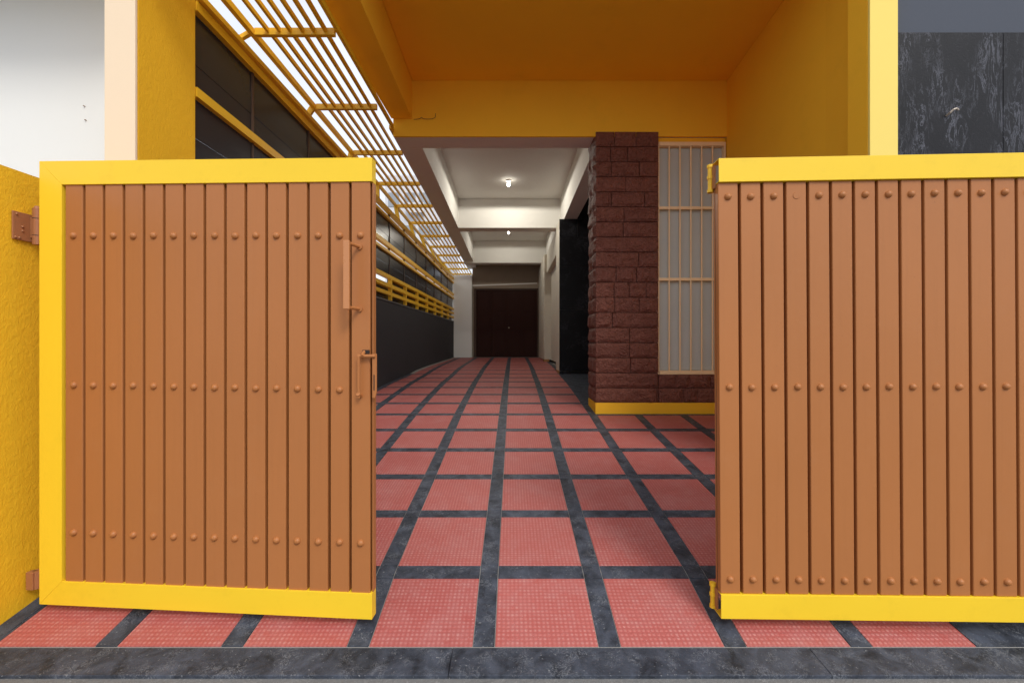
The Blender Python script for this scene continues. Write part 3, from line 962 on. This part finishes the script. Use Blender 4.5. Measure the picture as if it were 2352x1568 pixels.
# sliding latch with a hanging hasp
lt = MB().cyl((1.545, -0.016, 1.195), (1.622, -0.010, 1.195), 0.0075, 10).build('latch', 'gate_brown', gate, local=True)
MB().box(1.545, 1.556, -0.024, -0.014, 1.005, 1.195).build('hasp', 'gate_brown', lt, 0.002, local=True)
MB().cyl((1.550, -0.0255, 1.025), (1.550, 0.004, 1.010), 0.009, 10).build('hasp_loop', 'gate_brown', lt, local=True)
pl_ = MB().prism([(1.607, 1.205), (1.627, 1.205), (1.627, 1.03), (1.620, 1.005), (1.607, 1.005)], -0.006, 0.002, 'y').build('latch_plate', 'gate_brown', lt, 0.001, local=True)
MB().box(1.614, 1.618, -0.0075, -0.006, 1.04, 1.11).build('plate_slot', 'slot_dark', lt, local=True)
MB().box(1.560, 1.592, -0.0005, 0.0045, 1.205, 1.222).build('lock_slot', 'slot_dark', lt, local=True)
MB().cyl((1.567, -0.022, 1.195), (1.567, 0.004, 1.215), 0.007, 10).build('bolt_knob', 'gate_brown', lt, local=True)
# hinges on the wall side
for zc, hh, full in ((1.80, 0.175, True), (0.085, 0.085, False)):
    hg = MB().cyl((-0.080, 0.060, zc - hh / 2), (-0.080, 0.060, zc + hh / 2), 0.019, 14).build('hinge', 'hinge_brown', gate, 0.0, local=True)
    MB().box(-0.070, 0.02, 0.0505, 0.068, zc - hh * 0.4, zc + hh * 0.4).build('hinge_leaf', 'hinge_brown', hg, 0.002, local=True)
    if full:
        for q in (-0.25, 0.22):
            MB().cyl((-0.080, 0.060, zc + q * hh - 0.0015), (-0.080, 0.060, zc + q * hh + 0.0015), 0.0195, 14).build('knuckle_joint', 'slot_dark', hg, local=True)
        MB().cyl((-0.080, 0.060, zc + hh / 2), (-0.080, 0.060, zc + hh / 2 + 0.012), 0.016, 12, 0.011).build('hinge_cap', 'hinge_brown', hg, local=True)
        pa = MB()
        pa.box(-0.118, -0.110, -0.018, 0.062, zc - 0.075, zc + 0.058)
        pa.box(-0.110, -0.090, 0.052, 0.062, zc - 0.055, zc + 0.045)
        pa.build('hinge_plate', 'hinge_brown', hg, 0.002, local=True)
        for yy_, zz_ in ((-0.004, zc + 0.045), (0.02, zc - 0.01), (0.02, zc - 0.03), (-0.008, zc - 0.065), (0.008, zc - 0.065)):
            MB().dome((-0.110, yy_, zz_), 0.0055, 0.007, (1, 0, 0), 10, 3).build('bolt', 'hinge_brown', hg, local=True)
    else:
        MB().box(-0.112, -0.075, 0.035, 0.064, zc - hh * 0.5, zc + hh * 0.5).build('hinge_plate', 'hinge_brown', hg, 0.002, local=True)

# the leaf has sagged towards its free edge: uprights stay plumb, rails run down
SAG = -0.0118


def sag(o):
    if o.location.x:                         # slats hang lower one after the other
        o.location.z += SAG * o.location.x
        return
    for v in o.data.vertices:
        v.co.z += SAG * v.co.x
    for c in o.children:
        sag(c)


for c in list(gate.children):
    sag(c)

# right gate: hollow yellow channels above and below, brown slats, hinge knuckles on its open left end
gb = -math.atan2(0.04, 1.333)
gate2 = thing('gate', 'right brown slatted gate leaf with yellow channels above and below', 'gate', (0.956, 1.98, H(-1.2434)), (0, -0.0062, gb), 'brown slatted gate leaves at the driveway entrance')
L2, H2 = 1.65, 2.083


def channel(z0, z1, y0, y1, t):
    return [(y0, z0), (y1, z0), (y1, z0 + t), (y0 + t, z0 + t), (y0 + t, z1 - t), (y1, z1 - t), (y1, z1), (y0, z1)]


MB().prism(channel(H2 - 0.107, H2, -0.012, 0.062, 0.004), 0, L2, 'x').build('top_rail', 'gate_yellow', gate2, 0.0015, local=True)
MB().prism(channel(0.0, 0.110, -0.008, 0.062, 0.004), 0, L2, 'x').build('bottom_rail', 'gate_yellow', gate2, 0.0015, local=True)
P1 = 0.1014
sm2 = slat_mesh(P1 - 0.0128, 0.1105, H2 - 0.1075)
for i in range(16):
    o = put('slat', sm2, gate2, local=True, loc=(0.0015 + i * P1, 0.0, 0))
    for z in (1.912, 1.047, 0.176):
        if i == 3 and z == 1.912:
            put('rivet_scar', flatm, o, local=True, loc=((P1 - 0.0128) / 2, 0, z), label='flat round scar where a rivet is missing')
            continue
        put('rivet', rivm, o, local=True, loc=((P1 - 0.0128) / 2 + R.uniform(-0.0012, 0.0012), 0, z + R.uniform(-0.0015, 0.0015)))
MB().box(0.004, L2, 0.0345, 0.040, 0.1105, H2 - 0.1075).build('back_plate', 'gap_shade', gate2, local=True)
MB().prism([(0.002, 0.0405), (0.03, 0.0405), (0.03, 0.066), (0.012, 0.066), (0.012, 0.052), (0.002, 0.052)], 0.112, H2 - 0.109, 'z').build('back_stile', 'gate_brown', gate2, 0.0015, local=True)
for zc, hh in ((H2 - 0.070, 0.125), (0.070, 0.11)):
    hg = MB().cyl((-0.010, 0.056, zc - hh / 2), (-0.010, 0.056, zc + hh / 2), 0.011, 12).build('hinge', 'steel_yellow', gate2, local=True)
    for q in (-0.5, 0.0, 0.42):
        MB().cyl((-0.010, 0.056, zc + q * hh), (-0.010, 0.056, zc + q * hh + 0.014), 0.0145, 12).build('knuckle', 'steel_yellow', hg, local=True)
    MB().box(-0.006, 0.0, 0.020, 0.046, zc - hh * 0.42, zc + hh * 0.42).build('hinge_leaf', 'hinge_brown', hg, local=True)

# ------------------------------------------------------------------ small things
hook = MB()
pts = [(2.955, 2.95, 1.545), (2.955, 2.925, 1.552), (2.965, 2.915, 1.568), (2.985, 2.912, 1.574), (3.0, 2.915, 1.566)]
hook.tube([(x_, y_, H(z_ - 0.0)) for x_, y_, z_ in pts], 0.006)
tag(hook.build('wall_hook', 'steel'), 'small bent metal hook in the black granite facing', 'hook')
cab = MB()
pts = [(-1.19, 5.365, 2.765), (-1.12, 5.362, 2.770), (-1.09, 5.362, 2.79), (-1.075, 5.362, 2.772), (-1.03, 5.363, 2.768), (-0.96, 5.365, 2.772), (-0.925, 5.365, 2.79), (-0.92, 5.366, 2.84)]
cab.tube([(x_, y_, H(z_)) for x_, y_, z_ in pts], 0.0032, 6)
tag(cab.build('cable', 'cable'), 'thin bent wire end on the yellow lintel beside the porch beam', 'cable')
